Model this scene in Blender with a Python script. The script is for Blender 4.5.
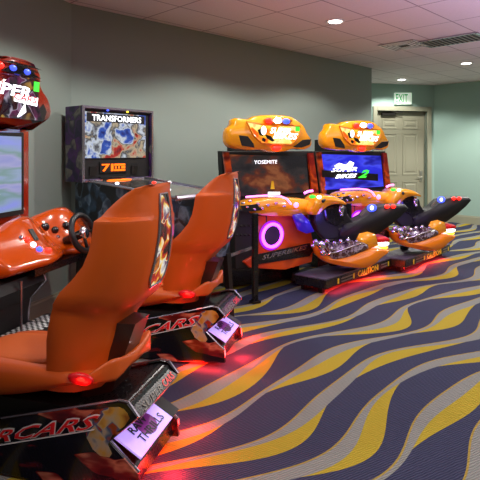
import bpy, math, random
from mathutils import Vector, Matrix, Euler
random.seed(7)
for o in list(bpy.data.objects): bpy.data.objects.remove(o)
S = bpy.context.scene
C = S.collection
EYE = 1.58; F = 500.0; HZ = 152.0
# ---------------------------------------------------------------- camera
cam_d = bpy.data.cameras.new('camera'); cam = bpy.data.objects.new('camera', cam_d); C.objects.link(cam)
cam.location = (0, 0, EYE); cam.rotation_euler = (math.pi/2, 0, 0)
cam_d.sensor_width = 36; cam_d.lens = F/480*36; cam_d.shift_y = -(240-HZ)/480
cam_d.clip_start = 0.02
S.camera = cam
# ---------------------------------------------------------------- world, exposure
W = bpy.data.worlds.new('World'); S.world = W; W.use_nodes = True
W.node_tree.nodes['Background'].inputs[0].default_value = (0.02, 0.02, 0.025, 1)
W.node_tree.nodes['Background'].inputs[1].default_value = 0.3
S.view_settings.view_transform = 'Standard'; S.view_settings.look = 'None'
S.view_settings.gamma = 1; S.view_settings.use_curve_mapping = False
S.view_settings.exposure = 0.0
CEIL = 3.12
def light(name, kind, loc, energy, color=(1,1,1), rot=None, aim=None, **kw):
    d = bpy.data.lights.new(name, kind); d.energy = energy; d.color = color
    for k, v in kw.items(): setattr(d, k, v)
    o = bpy.data.objects.new(name, d); C.objects.link(o); o.location = loc
    if aim is not None:
        o.rotation_euler = (Vector(aim)-Vector(loc)).to_track_quat('-Z', 'Y').to_euler()
    elif rot: o.rotation_euler = rot
    return o
CANS = [(x*1.055,y*1.055) for x,y in [(1.06,5.57),(3.25,10.05),(3.71,8.2),(-0.75,3.7),(0.35,5.0),(1.75,6.45),(0.6,1.2),(3.2,4.4),(-2.3,1.6),(6.4,6.2),(5.2,8.6)]]
CANW = {0:0.6, 3:1.0, 4:1.0, 5:0.9, 1:1.2, 2:1.7, 10:3.4, 9:1.6}
for i, (x, y) in enumerate(CANS):
    light('downlight_beam', 'SPOT', (x, y, CEIL-0.05), 98*CANW.get(i,1), (1.0, 0.97, 0.90), rot=(0,0,0),
          spot_size=math.radians(142), spot_blend=0.3, shadow_soft_size=0.06)
# unseen purple spots added to brighten the ceiling, in place of other machines' glow
for gx, gy, ge in ((3.0,3.2,360),(4.8,5.4,200),(1.6,1.0,200)):
    light('uplight_fill', 'SPOT', (gx, gy, 0.7), ge, (0.86, 0.68, 1.0), rot=(math.pi, 0, 0), spot_size=math.radians(125), spot_blend=.9, shadow_soft_size=.5)
light('room_fill', 'AREA', (3.0, 0.5, CEIL-0.1), 85, (1.0, 0.97, 0.93), rot=(0,0,0), shape='RECTANGLE', size=5, size_y=4)

# ---------------------------------------------------------------- materials
def lin(c): return tuple(((v/255)/12.92 if v/255 <= .04045 else ((v/255+.055)/1.055)**2.4) for v in c)
def mat(name, col=(128,128,128), rough=.5, metal=0, emit=None, es=0, coat=0, bump=0, bscale=80, alpha=1):
    m = bpy.data.materials.new(name); m.use_nodes = True
    nt = m.node_tree; b = nt.nodes['Principled BSDF']
    b.inputs['Base Color'].default_value = (*lin(col), 1)
    b.inputs['Roughness'].default_value = rough; b.inputs['Metallic'].default_value = metal
    b.inputs['Coat Weight'].default_value = coat; b.inputs['Coat Roughness'].default_value = .06
    if emit: b.inputs['Emission Color'].default_value = (*lin(emit), 1); b.inputs['Emission Strength'].default_value = es
    tc = nt.nodes.new('ShaderNodeTexCoord'); n = nt.nodes.new('ShaderNodeTexNoise'); n.inputs['Scale'].default_value = bscale
    nt.links.new(tc.outputs['Object'], n.inputs['Vector'])
    if bump:
        bp = nt.nodes.new('ShaderNodeBump'); bp.inputs['Strength'].default_value = bump; bp.inputs['Distance'].default_value = .01
        nt.links.new(n.outputs['Fac'], bp.inputs['Height']); nt.links.new(bp.outputs['Normal'], b.inputs['Normal'])
    else:
        mr = nt.nodes.new('ShaderNodeMapRange'); mr.inputs[3].default_value = max(0,rough-.04); mr.inputs[4].default_value = min(1,rough+.04)
        nt.links.new(n.outputs['Fac'], mr.inputs[0]); nt.links.new(mr.outputs[0], b.inputs['Roughness'])
    return m
def art(name, stops, scale=6, detail=3, distort=2.0, emit=0, rough=.25, seed=0.0, stretch=(1,1,1), coat=0, mixv=.55):
    """printed or glowing artwork: patches of flat colour with soft streaks, mapped through a ramp"""
    m = bpy.data.materials.new(name); m.use_nodes = True
    nt = m.node_tree; b = nt.nodes['Principled BSDF']
    tc = nt.nodes.new('ShaderNodeTexCoord'); mp = nt.nodes.new('ShaderNodeMapping')
    mp.inputs['Location'].default_value = (seed, seed*1.7, seed*.3); mp.inputs['Scale'].default_value = stretch
    n = nt.nodes.new('ShaderNodeTexNoise'); n.inputs['Scale'].default_value = scale; n.inputs['Detail'].default_value = detail
    n.inputs['Distortion'].default_value = distort*.15
    v = nt.nodes.new('ShaderNodeTexVoronoi'); v.inputs['Scale'].default_value = scale*1.6; v.feature = 'SMOOTH_F1'; v.inputs['Smoothness'].default_value = .25
    sep = nt.nodes.new('ShaderNodeSeparateColor')
    mr = nt.nodes.new('ShaderNodeMapRange'); mr.inputs[1].default_value = 0; mr.inputs[2].default_value = 1; mr.inputs[3].default_value = .3; mr.inputs[4].default_value = .75
    mx = nt.nodes.new('ShaderNodeMix'); mx.inputs[0].default_value = mixv
    r = nt.nodes.new('ShaderNodeValToRGB'); e = r.color_ramp.elements
    while len(e) > 1: e.remove(e[-1])
    e[0].position = stops[0][0]; e[0].color = (*lin(stops[0][1]), 1)
    for p, c in stops[1:]:
        q = e.new(p); q.color = (*lin(c), 1)
    nt.links.new(tc.outputs['Object'], mp.inputs[0]); nt.links.new(mp.outputs[0], n.inputs['Vector']); nt.links.new(mp.outputs[0], v.inputs['Vector'])
    nt.links.new(v.outputs['Color'], sep.inputs[0]); nt.links.new(sep.outputs[0], mr.inputs[0])
    nt.links.new(n.outputs['Fac'], mx.inputs[2]); nt.links.new(mr.outputs[0], mx.inputs[3])
    nt.links.new(mx.outputs[0], r.inputs[0])
    b.inputs['Roughness'].default_value = rough; b.inputs['Coat Weight'].default_value = coat
    if emit:
        nt.links.new(r.outputs[0], b.inputs['Emission Color']); b.inputs['Emission Strength'].default_value = emit
        b.inputs['Base Color'].default_value = (0.01,0.01,0.01,1)
    else: nt.links.new(r.outputs[0], b.inputs['Base Color'])
    return m
class G:
    """tiny node graph writer"""
    def __init__(s, m): s.nt = m.node_tree
    def m(s, op, a, b=None, c=None):
        n = s.nt.nodes.new('ShaderNodeMath'); n.operation = op
        for i, v in enumerate((a, b, c)):
            if v is None: continue
            if isinstance(v, (int, float)): n.inputs[i].default_value = v
            else: s.nt.links.new(v, n.inputs[i])
        return n.outputs[0]
    def mix(s, f, a, b):
        n = s.nt.nodes.new('ShaderNodeMix'); n.data_type = 'RGBA'
        for i, v in ((0, f), (6, a), (7, b)):
            if isinstance(v, tuple): n.inputs[i].default_value = (*v, 1)
            elif isinstance(v, (int, float)): n.inputs[i].default_value = v
            else: s.nt.links.new(v, n.inputs[i])
        return n.outputs[2]
def carpet_mat():
    m = bpy.data.materials.new('carpet'); m.use_nodes = True; g = G(m); nt = m.node_tree; b = nt.nodes['Principled BSDF']
    tc = nt.nodes.new('ShaderNodeTexCoord'); sx = nt.nodes.new('ShaderNodeSeparateXYZ'); nt.links.new(tc.outputs['Object'], sx.inputs[0])
    X, Y = sx.outputs[0], sx.outputs[1]
    ca, sa = math.cos(math.radians(40)), math.sin(math.radians(40))
    s = g.m('ADD', g.m('MULTIPLY', X, ca), g.m('MULTIPLY', Y, sa)); t = g.m('SUBTRACT', g.m('MULTIPLY', Y, ca), g.m('MULTIPLY', X, sa))
    n = nt.nodes.new('ShaderNodeTexNoise'); n.inputs['Scale'].default_value = .55; n.inputs['Detail'].default_value = 0
    nt.links.new(tc.outputs['Object'], n.inputs['Vector'])
    wob = g.m('MULTIPLY', g.m('SUBTRACT', n.outputs['Fac'], .5), .9)
    w1 = g.m('MULTIPLY', g.m('SINE', g.m('ADD', g.m('MULTIPLY', s, 2*math.pi/2.3), g.m('MULTIPLY', t, 1.1))), .17)
    w2 = g.m('MULTIPLY', g.m('SINE', g.m('ADD', g.m('MULTIPLY', s, 2*math.pi/1.25), g.m('MULTIPLY', t, 2.6))), .06)
    v = g.m('ADD', g.m('ADD', g.m('ADD', g.m('MULTIPLY', t, 1/.31), g.m('MULTIPLY', w1, 1.7)), g.m('MULTIPLY', w2, 1.5)), wob)
    row = g.m('FLOOR', v); f = g.m('SUBTRACT', 1.0, g.m('FRACT', v))
    ph = g.m('MULTIPLY', row, 2.3)
    mod = g.m('MULTIPLY_ADD', g.m('SINE', g.m('ADD', g.m('MULTIPLY', s, 2*math.pi/1.7), ph)), .5, .5)
    mod2 = g.m('MULTIPLY_ADD', g.m('SINE', g.m('ADD', g.m('MULTIPLY', s, 2*math.pi/1.9), g.m('MULTIPLY', row, 4.1))), .5, .5)
    e1 = g.m('MULTIPLY_ADD', mod2, .24, .08)                # grey until e1
    e2 = g.m('ADD', e1, g.m('MULTIPLY_ADD', mod, .50, -.08)) # yellow until e2
    isgrey = g.m('LESS_THAN', f, e1)
    isyel = g.m('MULTIPLY', g.m('GREATER_THAN', f, e1), g.m('LESS_THAN', f, e2))
    line = g.m('GREATER_THAN', f, .965)
    # rib texture of the pile
    wv = nt.nodes.new('ShaderNodeTexWave'); wv.inputs['Scale'].default_value = 22; wv.inputs['Distortion'].default_value = 2.5; wv.inputs['Detail'].default_value = 1
    mp = nt.nodes.new('ShaderNodeMapping'); mp.inputs['Rotation'].default_value = (0,0,math.radians(62))
    nt.links.new(tc.outputs['Object'], mp.inputs[0]); nt.links.new(mp.outputs[0], wv.inputs['Vector'])
    navy = g.mix(wv.outputs['Fac'], lin((38,41,64)), lin((62,65,88)))
    grey = g.mix(wv.outputs['Fac'], lin((110,112,108)), lin((136,137,131)))
    yel = g.mix(wv.outputs['Fac'], lin((148,130,36)), lin((170,150,48)))
    c = g.mix(isgrey, navy, grey); c = g.mix(isyel, c, yel); c = g.mix(line, c, lin((150,128,60)))
    nt.links.new(c, b.inputs['Base Color']); b.inputs['Roughness'].default_value = .9
    b.inputs['Specular IOR Level'].default_value = .15
    bp = nt.nodes.new('ShaderNodeBump'); bp.inputs['Strength'].default_value = .5; bp.inputs['Distance'].default_value = .01
    nt.links.new(wv.outputs['Fac'], bp.inputs['Height']); nt.links.new(bp.outputs['Normal'], b.inputs['Normal'])
    return m
def ceiling_mat():
    m = bpy.data.materials.new('ceiling_tile'); m.use_nodes = True; g = G(m); nt = m.node_tree; b = nt.nodes['Principled BSDF']
    tc = nt.nodes.new('ShaderNodeTexCoord'); sx = nt.nodes.new('ShaderNodeSeparateXYZ'); nt.links.new(tc.outputs['Object'], sx.inputs[0])
    X, Y = sx.outputs[0], sx.outputs[1]
    s = g.m('MULTIPLY', g.m('ADD', X, Y), .7071); t = g.m('MULTIPLY', g.m('SUBTRACT', X, Y), .7071)
    def ln(q, per, off, w):
        return g.m('LESS_THAN', g.m('FRACT', g.m('DIVIDE', g.m('ADD', q, off+60*per), per)), w/per)
    l = g.m('MAXIMUM', ln(t, .60, 2.41, .016), ln(s, .88, -3.29, .016))
    n = nt.nodes.new('ShaderNodeTexNoise'); n.inputs['Scale'].default_value = 60; nt.links.new(tc.outputs['Object'], n.inputs['Vector'])
    base = g.mix(n.outputs['Fac'], lin((206,192,198)), lin((222,210,214)))  # slight mauve of the purple light is mixed into the tile colour
    c = g.mix(l, base, lin((150,134,144)))
    nt.links.new(c, b.inputs['Base Color']); b.inputs['Roughness'].default_value = .9
    return m
M = {}
M['carpet'] = carpet_mat(); M['ceiling'] = ceiling_mat()
M['wall'] = mat('wall_paint', (138,150,143), .8, bump=.08, bscale=300)
M['teal'] = mat('teal_paint', (150,178,168), .8, bump=.08, bscale=300)
M['trim'] = mat('trim_paint', (150,150,130), .45)
M['door'] = mat('door_paint', (146,144,124), .4)
M['metal'] = mat('brushed_metal', (190,186,176), .3, .9)
M['darkmetal'] = mat('dark_metal', (50,48,46), .4, .7)
M['chrome'] = mat('chrome', (230,228,235), .12, 1)
M['silver'] = mat('silver_trim', (180,176,186), .25, .9)
M['black'] = mat('black_plastic', (14,13,16), .28, coat=.3)
M['matte'] = mat('matte_black', (12,12,13), .6)
M['deck'] = mat('tread_plate', (84,78,94), .5, bump=.3, bscale=200)
M['satin'] = mat('satin_black', (20,19,24), .5)
M['rubber'] = mat('wheel_rubber', (26,25,27), .38)
M['orange'] = mat('burnt_orange_plastic', (200,84,14), .45, coat=.12, bump=.04, bscale=500)
M['cushion'] = mat('orange_vinyl', (206,94,24), .5, bump=.15, bscale=160)
M['gloss'] = mat('glossy_orange', (200,74,4), .2, coat=1)
M['glossred'] = mat('glossy_dark_orange', (150,38,14), .22, coat=1)
M['yellow'] = mat('glossy_amber', (250,164,20), .22, coat=1)
M['amber2'] = mat('glossy_deep_amber', (244,138,16), .25, coat=1)
M['maroon'] = mat('dark_maroon_plastic', (52,24,18), .35, coat=.4)
M['white'] = mat('white_ink', (235,235,235), .4)
M['redink'] = mat('red_ink', (236,26,34), .35)
M['greyink'] = mat('grey_ink', (120,114,104), .4)
M['yelink'] = mat('yellow_ink', (240,210,50), .4, emit=(205,180,40), es=.0)
M['e_white'] = mat('white_glow', (255,255,255), .5, emit=(255,252,245), es=14)
M['e_soft'] = mat('soft_white_glow', (255,255,255), .5, emit=(240,245,255), es=2.2)
M['e_red'] = mat('red_lamp', (255,30,20), .4, emit=(255,25,15), es=5)
M['e_redtube'] = mat('red_tube', (255,30,20), .4, emit=(255,30,22), es=12)
M['e_blue'] = mat('blue_lamp', (60,90,255), .4, emit=(70,90,255), es=1.6)
M['e_violet'] = mat('violet_neon', (190,60,255), .4, emit=(200,70,255), es=6)
M['e_violetrim'] = mat('violet_halo', (120,20,170), .4, emit=(140,20,190), es=.9)
M['e_pink'] = mat('pink_neon', (255,120,230), .4, emit=(255,130,225), es=2.6)
M['e_lav'] = mat('lavender_panel', (200,170,255), .4, emit=(188,156,248), es=.8)
M['e_green'] = mat('green_glow', (60,230,60), .4, emit=(60,225,60), es=1.1)
M['e_orange'] = mat('orange_dots', (255,120,20), .4, emit=(255,100,10), es=1.6)
M['e_exit'] = mat('exit_face', (225,240,225), .4, emit=(205,225,205), es=.55)
M['exitgreen'] = mat('exit_green', (60,150,95), .5, emit=(60,160,95), es=.35)
M['e_yel'] = mat('yellow_lamp', (255,220,40), .4, emit=(255,215,60), es=2)
M['purpleink'] = mat('purple_ink', (150,50,160), .4)
M['black_ink'] = mat('black_ink', (8,8,14), .4)
M['glass'] = mat('playfield_glass', (70,76,76), .06, 0, coat=1)
M['sideart'] = art('pedestal_side_art', [(0,(8,7,9)),(.53,(12,8,9)),(.58,(120,24,20)),(.61,(200,120,90)),(.64,(110,22,20)),(.72,(14,10,12))], 3.2, 3, 1.5, rough=.22, seed=3.1, stretch=(1,1,2.6), coat=.5)
M['rainbow'] = art('burst_art', [(0,(30,10,8)),(.38,(120,40,16)),(.46,(190,150,60)),(.52,(170,160,140)),(.56,(50,80,120)),(.6,(150,50,24)),(.7,(30,14,10))], 10, 2, 1.2, rough=.25, seed=5.2, coat=.4)
M['backart'] = art('seat_back_art', [(0,(16,10,14)),(.43,(40,14,22)),(.48,(200,40,20)),(.51,(255,210,70)),(.54,(250,245,235)),(.58,(90,30,90)),(.62,(220,120,30)),(.66,(18,14,30))], 9, 3, 2, emit=.8, seed=1.3)
M['marqueeart'] = art('marquee_art', [(0,(16,8,14)),(.4,(26,16,30)),(.47,(120,30,90)),(.5,(180,170,190)),(.53,(30,20,40)),(.6,(60,20,20)),(.66,(210,160,70)),(.72,(16,10,18))], 6, 2, 1.5, emit=.8, seed=7.7)
M['bikeart'] = art('bike_marquee_art', [(0,(220,60,10)),(.38,(230,90,10)),(.47,(255,200,50)),(.56,(255,236,150)),(.62,(240,140,20)),(.75,(190,40,10))], 5, 2, 1.5, emit=1.3, seed=2.2)
M['canyon'] = art('canyon_screen', [(0,(10,10,12)),(.42,(24,26,30)),(.5,(48,44,44)),(.56,(96,40,24)),(.63,(150,86,50)),(.75,(30,26,26))], 2.4, 4, 1.5, emit=.8, seed=9.4, stretch=(1,1,1.6), mixv=.1)
M['racescreen'] = art('race_screen', [(0,(110,120,215)),(.4,(140,150,225)),(.48,(140,160,190)),(.53,(120,150,150)),(.58,(160,160,205)),(.7,(100,115,200))], 2.0, 3, 1.2, emit=.95, seed=4.4, stretch=(.5,.5,2.5), mixv=.05)
M['bluescreen'] = art('blue_screen', [(0,(14,16,150)),(.42,(40,44,235)),(.52,(70,80,255)),(.6,(24,26,170)),(.68,(8,8,50)),(.8,(40,40,230))], 2.0, 2, .8, emit=.9, seed=6.1, stretch=(1,1,3), mixv=.05)
M['pinart'] = art('backglass_art', [(0,(8,10,34)),(.36,(24,34,110)),(.43,(52,92,190)),(.48,(214,222,232)),(.52,(70,70,80)),(.56,(196,180,150)),(.60,(190,50,40)),(.66,(20,20,40)),(.75,(120,140,170))], 6, 4, 2.5, emit=.85, seed=3.9, mixv=.4)
M['pinside'] = art('pinball_side_art', [(0,(10,12,18)),(.46,(12,16,26)),(.53,(36,62,86)),(.58,(96,120,140)),(.62,(20,28,40)),(.72,(30,24,20))], 5, 4, 1.6, rough=.3, seed=8.3)
M['pinbox'] = art('backbox_side_art', [(0,(12,12,34)),(.44,(22,20,56)),(.52,(70,28,96)),(.58,(30,30,50)),(.64,(110,110,104)),(.72,(20,20,30))], 6, 3, 1.2, rough=.3, seed=2.7)
M['playfield'] = art('playfield_art', [(0,(60,62,60)),(.45,(78,80,78)),(.55,(130,132,124)),(.6,(170,90,60)),(.66,(70,72,70))], 9, 2, 1, rough=.1, seed=1.9, coat=1)
M['ringpanel'] = art('ring_panel_art', [(0,(150,30,10)),(.45,(196,60,14)),(.6,(220,90,14)),(.8,(110,20,24))], 2.0, 1, .8, rough=.3, seed=2.9, coat=.5, mixv=0)
M['flame'] = art('flame_side_art', [(0,(30,6,8)),(.45,(130,22,14)),(.55,(220,90,16)),(.65,(90,14,12))], 4, 2, 1, rough=.3, seed=6.6, coat=.5, mixv=0)
M['engine'] = art('engine_art', [(0,(40,20,50)),(.44,(70,40,60)),(.5,(190,180,190)),(.55,(60,30,50)),(.62,(120,90,70)),(.7,(30,18,36))], 13, 3, 1, rough=.2, seed=4.8, coat=.5)

# ---------------------------------------------------------------- mesh builders
def at(x, y, Y): return Vector(((x-240)/F*Y, Y, EYE+(HZ-y)/F*Y))
class Frame:
    """a vertical plane through origin O with horizontal axis A; px() turns a picture point into a world point on it, d out along its normal N"""
    def __init__(s, O, A):
        s.O = Vector((O[0], O[1], 0)); s.A = Vector((A[0], A[1], 0)).normalized(); s.N = Vector((s.A.y, -s.A.x, 0))
    def px(s, x, y, d=0.0):
        o = s.O + s.N*d; q = (x-240)/F
        u = (q*o.y-o.x)/(s.A.x-q*s.A.y); Y = o.y+u*s.A.y
        return Vector((q*Y, Y, EYE+(HZ-y)/F*Y))
    def p(s, a, z, d=0.0): v = s.O+s.A*a+s.N*d; return Vector((v.x, v.y, z))
class MB:
    def __init__(s): s.v = []; s.f = []; s.m = []
    def add(s, vs, fs, mi=0):
        o = len(s.v); s.v += [Vector(v) for v in vs]; s.f += [[i+o for i in f] for f in fs]; s.m += [mi]*len(fs); return s
    def box(s, c, e, ax=None, mi=0):
        ax = ax or (Vector((1,0,0)), Vector((0,1,0)), Vector((0,0,1)))
        c = Vector(c); vs = []
        for i in (-1,1):
            for j in (-1,1):
                for k in (-1,1): vs.append(c+ax[0]*(i*e[0]/2)+ax[1]*(j*e[1]/2)+ax[2]*(k*e[2]/2))
        return s.add(vs, [(0,1,3,2),(4,6,7,5),(0,4,5,1),(2,3,7,6),(0,2,6,4),(1,5,7,3)], mi)
    def loft(s, rings, cap=True, mi=0, closed=True):
        n = len(rings[0]); vs = [p for r in rings for p in r]; fs = []
        for i in range(len(rings)-1):
            for j in range(n if closed else n-1):
                k = (j+1) % n; fs.append((i*n+j, i*n+k, (i+1)*n+k, (i+1)*n+j))
        if cap: fs.append(tuple(range(n))[::-1]); fs.append(tuple((len(rings)-1)*n+j for j in range(n)))
        return s.add(vs, fs, mi)
    def prism(s, pts, vec, mi=0):
        vec = Vector(vec); return s.loft([[Vector(p) for p in pts], [Vector(p)+vec for p in pts]], mi=mi)
    def tube(s, path, r, n=8, closed=False, mi=0):
        path = [Vector(p) for p in path]; L = len(path); rings = []
        rr = r if isinstance(r, (list, tuple)) else [r]*L
        up = Vector((0,0,1)); prev = None
        for i, p in enumerate(path):
            if closed: t = path[(i+1)%L]-path[i-1]
            else: t = path[min(i+1,L-1)]-path[max(i-1,0)]
            t.normalize()
            if prev is None:
                a = t.cross(up)
                if a.length < .1: a = t.cross(Vector((1,0,0)))
            else: a = prev-t*prev.dot(t)
            a.normalize(); prev = a; b = t.cross(a)
            rings.append([p+a*math.cos(2*math.pi*k/n)*rr[i]+b*math.sin(2*math.pi*k/n)*rr[i] for k in range(n)])
        if closed: rings.append(rings[0])
        return s.loft(rings, cap=not closed, mi=mi)
    def ell(s, c, ra, ax=None, n=12, m=8, mi=0):
        ax = ax or (Vector((1,0,0)), Vector((0,1,0)), Vector((0,0,1))); c = Vector(c); rings = []
        for i in range(m+1):
            t = math.pi*(.02+.96*i/m)
            rings.append([c+ax[0]*ra[0]*math.sin(t)*math.cos(2*math.pi*j/n)+ax[1]*ra[1]*math.sin(t)*math.sin(2*math.pi*j/n)+ax[2]*ra[2]*math.cos(t) for j in range(n)])
        return s.loft(rings, mi=mi)
    def build(s, name, m, parent=None, smooth=False, bevel=0, sub=0, base=None):
        """base: world position of the thing's origin, so that the mesh is stored relative to it"""
        if base is None and parent is not None: base = parent.get('_b')
        b = Vector(base) if base is not None else Vector((0,0,0))
        me = bpy.data.meshes.new(name); me.from_pydata([v-b for v in s.v], [], s.f)
        ms = m if isinstance(m, (list, tuple)) else [m]
        for q in ms: me.materials.append(M[q])
        for p, mi in zip(me.polygons, s.m): p.material_index = mi; p.use_smooth = smooth
        import bmesh
        bm = bmesh.new(); bm.from_mesh(me); bmesh.ops.recalc_face_normals(bm, faces=bm.faces); bm.to_mesh(me); bm.free()
        o = bpy.data.objects.new(name, me); C.objects.link(o)
        if parent is not None: o.parent = parent; o['_b'] = tuple(b)
        elif base is not None: o.location = b; o['_b'] = tuple(b)
        if bevel:
            md = o.modifiers.new('bevel', 'BEVEL'); md.width = bevel; md.segments = 2; md.limit_method = 'ANGLE'
        if sub:
            md = o.modifiers.new('sub', 'SUBSURF'); md.levels = sub; md.render_levels = sub
        return o
def empty(name, loc, label=None, cat=None, group=None):
    o = bpy.data.objects.new(name, None); C.objects.link(o); o.location = loc; o.empty_display_size = .1
    o['_b'] = tuple(loc)
    tag(o, label, cat, group); return o
def tag(o, label=None, cat=None, group=None, kind=None):
    if label: o['label'] = label
    if cat: o['category'] = cat
    if group: o['group'] = group
    if kind: o['kind'] = kind
    return o
def text(s, name, m, parent, O, A, U, h=None, w=None, depth=.003, shear=0, bold=.0, lab=None):
    """lettering of string s: O its lower left corner, A the reading direction, U the up direction, w its width, h its height"""
    cu = bpy.data.curves.new('t', 'FONT'); cu.body = s; cu.size = 1; cu.shear = shear; cu.offset = bold
    cu.resolution_u = 2
    to = bpy.data.objects.new('t', cu); C.objects.link(to)
    bpy.context.view_layer.update()
    me = bpy.data.meshes.new_from_object(to.evaluated_get(bpy.context.evaluated_depsgraph_get()))
    bpy.data.objects.remove(to)
    xs = [v.co.x for v in me.vertices]; ys = [v.co.y for v in me.vertices]
    x0, x1, y0, y1 = min(xs), max(xs), min(ys), max(ys)
    A = Vector(A).normalized(); U = Vector(U).normalized(); N = A.cross(U).normalized()
    sx = w/(x1-x0) if w else h/(y1-y0); sy = h/(y1-y0) if h else sx
    b = Vector(parent['_b']) if parent is not None and '_b' in parent else Vector((0,0,0))
    O = Vector(O)
    for v in me.vertices:
        v.co = O + A*((v.co.x-x0)*sx) + U*((v.co.y-y0)*sy) + N*depth - b
    me.materials.clear(); me.materials.append(M[m]); me.name = name
    o = bpy.data.objects.new(name, me); C.objects.link(o); o.parent = parent; o['_b'] = tuple(b)
    if lab: o['label'] = lab
    return o
def copy_tree(o, parent=None, off=None):
    c = o.copy(); C.objects.link(c)
    if parent is not None: c.parent = parent
    if off is not None: c.location = o.location + Vector(off)
    for ch in [q for q in bpy.data.objects if q.parent == o]: copy_tree(ch, c)
    return c
def smooth_outline(pts, n=2):
    for _ in range(n):
        out = []
        for i in range(len(pts)):
            a, b = pts[i], pts[(i+1) % len(pts)]
            out += [a*.75+b*.25, a*.25+b*.75]
        pts = out
    return pts
def puff(mb, pts, vec, inset=.12, steps=((0,.0),(.12,.6),(.3,1),(.7,1),(.88,.6),(1,0)), mi=0):
    """outline pts swept along vec with rounded shoulders"""
    c = sum(pts, Vector((0,0,0)))/len(pts); vec = Vector(vec); rings = []
    for t, k in steps:
        sc = 1-inset*(1-k); rings.append([c+(p-c)*sc+vec*t for p in pts])
    mb.loft(rings, mi=mi); return mb

# ---------------------------------------------------------------- room
PA, PB, PB2, PD, PE, PF, PG = [(x*1.055,y*1.055) for x,y in [(-1.66,4.92),(2.29,8.7),(2.0,10.45),(4.25,10.95),(8.8,6.4),(7,-3),(-4.4,-2.9)]]
poly = [PA,PB,PB2,PD,PE,PF,PG]
def st(o): return tag(o, kind='structure')
st(MB().prism([Vector((x,y,0)) for x,y in [(-6,-4),(10,-4),(10,12),(-6,12)]], (0,0,-.1)).build('floor', 'carpet'))
st(MB().prism([Vector((x,y,CEIL)) for x,y in [(-6,-4),(10,-4),(10,12),(-6,12)]], (0,0,.1)).build('ceiling', 'ceiling'))
def wall(name, a, b, m, base=True, h=CEIL):
    a = Vector((*a,0)); b = Vector((*b,0)); t = (b-a).normalized(); n = Vector((-t.y,t.x,0))   # n: outwards (polygon runs clockwise seen from above)
    st(MB().prism([a, b, b+n*.12, a+n*.12], (0,0,h)).build(name, m))
    if base:
        q = name.replace('wall_','baseboard_')
        mb = MB(); prof = [(0,0),(.018,0),(.018,.15),(.012,.165),(.012,.18),(0,.18)]
        mb.loft([[p-n*x+Vector((0,0,z)) for x,z in prof] for p in (a,b)])
        st(mb.build(q, 'trim'))
wall('wall_left', PG, PA, 'wall'); wall('wall_back', PA, PB, 'wall'); wall('wall_return', PB, PB2, 'wall')
wall('wall_right', PD, PE, 'teal'); wall('wall_east', PE, PF, 'wall'); wall('wall_near', PF, PG, 'wall')
# door wall with its opening
D = Frame(PB2, (PD[0]-PB2[0], PD[1]-PB2[1]))     # N points towards the camera side
Lw = (Vector(PD)-Vector(PB2)).length
dl = D.px(377,150); dr = D.px(427,150); a0 = (dl-D.O).dot(D.A); a1 = (dr-D.O).dot(D.A); dz = D.px(400,111).z
mb = MB()
for (u0,u1,z0,z1) in ((0,a0,0,CEIL),(a1,Lw,0,CEIL),(a0,a1,dz,CEIL)):
    mb.prism([D.p(u0,z0),D.p(u1,z0),D.p(u1,z1),D.p(u0,z1)], D.N*-.18)
st(mb.build('wall_door','teal'))
mb = MB(); prof = [(0,0),(.018,0),(.018,.18),(0,.18)]
mb.loft([[D.p(u,z,x) for x,z in prof] for u in (a1+.1, Lw)]); st(mb.build('baseboard_door','trim'))
fr = MB(); w = .105
for (u0,u1,z0,z1) in ((a0-w,a0,0,dz+w),(a1,a1+w,0,dz+w),(a0,a1,dz,dz+w)):
    fr.prism([D.p(u0,z0,.03),D.p(u1,z0,.03),D.p(u1,z1,.03),D.p(u0,z1,.03)], D.N*-.19)
st(fr.build('trim_1','trim', bevel=.008))
mb = MB().prism([D.p(a0+.005,.01,-.10),D.p(a1-.005,.01,-.10),D.p(a1-.005,dz-.005,-.10),D.p(a0+.005,dz-.005,-.10)], D.N*-.05)
door = st(mb.build('door_1','door', base=D.p((a0+a1)/2,0,-.1)))
wd = a1-a0
for (p0,p1) in ((.14,.45),(.55,.86)):
    for (z0,z1) in ((.10,.36),(.42,.80),(.855,.945)):
        u0,u1 = a0+wd*p0, a0+wd*p1; q0,q1 = dz*z0, dz*z1
        if z0 == .855: q0, q1 = dz*.84, dz*.93
        pm = MB()
        ring = lambda i,d: [D.p(u0+i,q0+i,d),D.p(u1-i,q0+i,d),D.p(u1-i,q1-i,d),D.p(u0+i,q1-i,d)]
        pm.loft([ring(0,-.100),ring(.0,-.088),ring(.02,-.088),ring(.035,-.098),ring(.06,-.098),ring(.085,-.086)])
        pm.build('door_panel','door',door)
mb = MB(); hx = a1-.10
mb.box(D.p(hx,1.02,-.092),(.06,.02,.26),(D.A,D.N,Vector((0,0,1)))); h_ = mb.build('door_handle','metal',door,bevel=.004)
MB().tube([D.p(hx,1.0,-.09),D.p(hx,1.0,-.03),D.p(hx-.12,1.0,-.03)],.012).build('lever','metal',h_)
mb = MB().box(D.p(a0+.32,dz-.07,-.065),(.34,.06,.07),(D.A,D.N,Vector((0,0,1))))
mb.tube([D.p(a0+.42,dz-.05,-.04),D.p(a0+.62,dz-.03,.03)],.01); mb.build('door_closer','darkmetal',door,bevel=.004)
# exit sign
b_ = D.px(402,105,.0); es = empty('exit_sign', D.px(402,105,.02), 'small lit white EXIT sign with green letters on wall above the door', 'sign')
p = [D.px(394,93,.02),D.px(410.5,93,.02),D.px(410.5,104.5,.02),D.px(394,104.5,.02)]
MB().prism(p, D.N*.05).build('housing','e_exit',es,bevel=.004)
text('EXIT','lettering','exitgreen',es,D.px(395.8,102.3,.074),D.A,(0,0,1),h=.19,w=.30,bold=.01)
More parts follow.
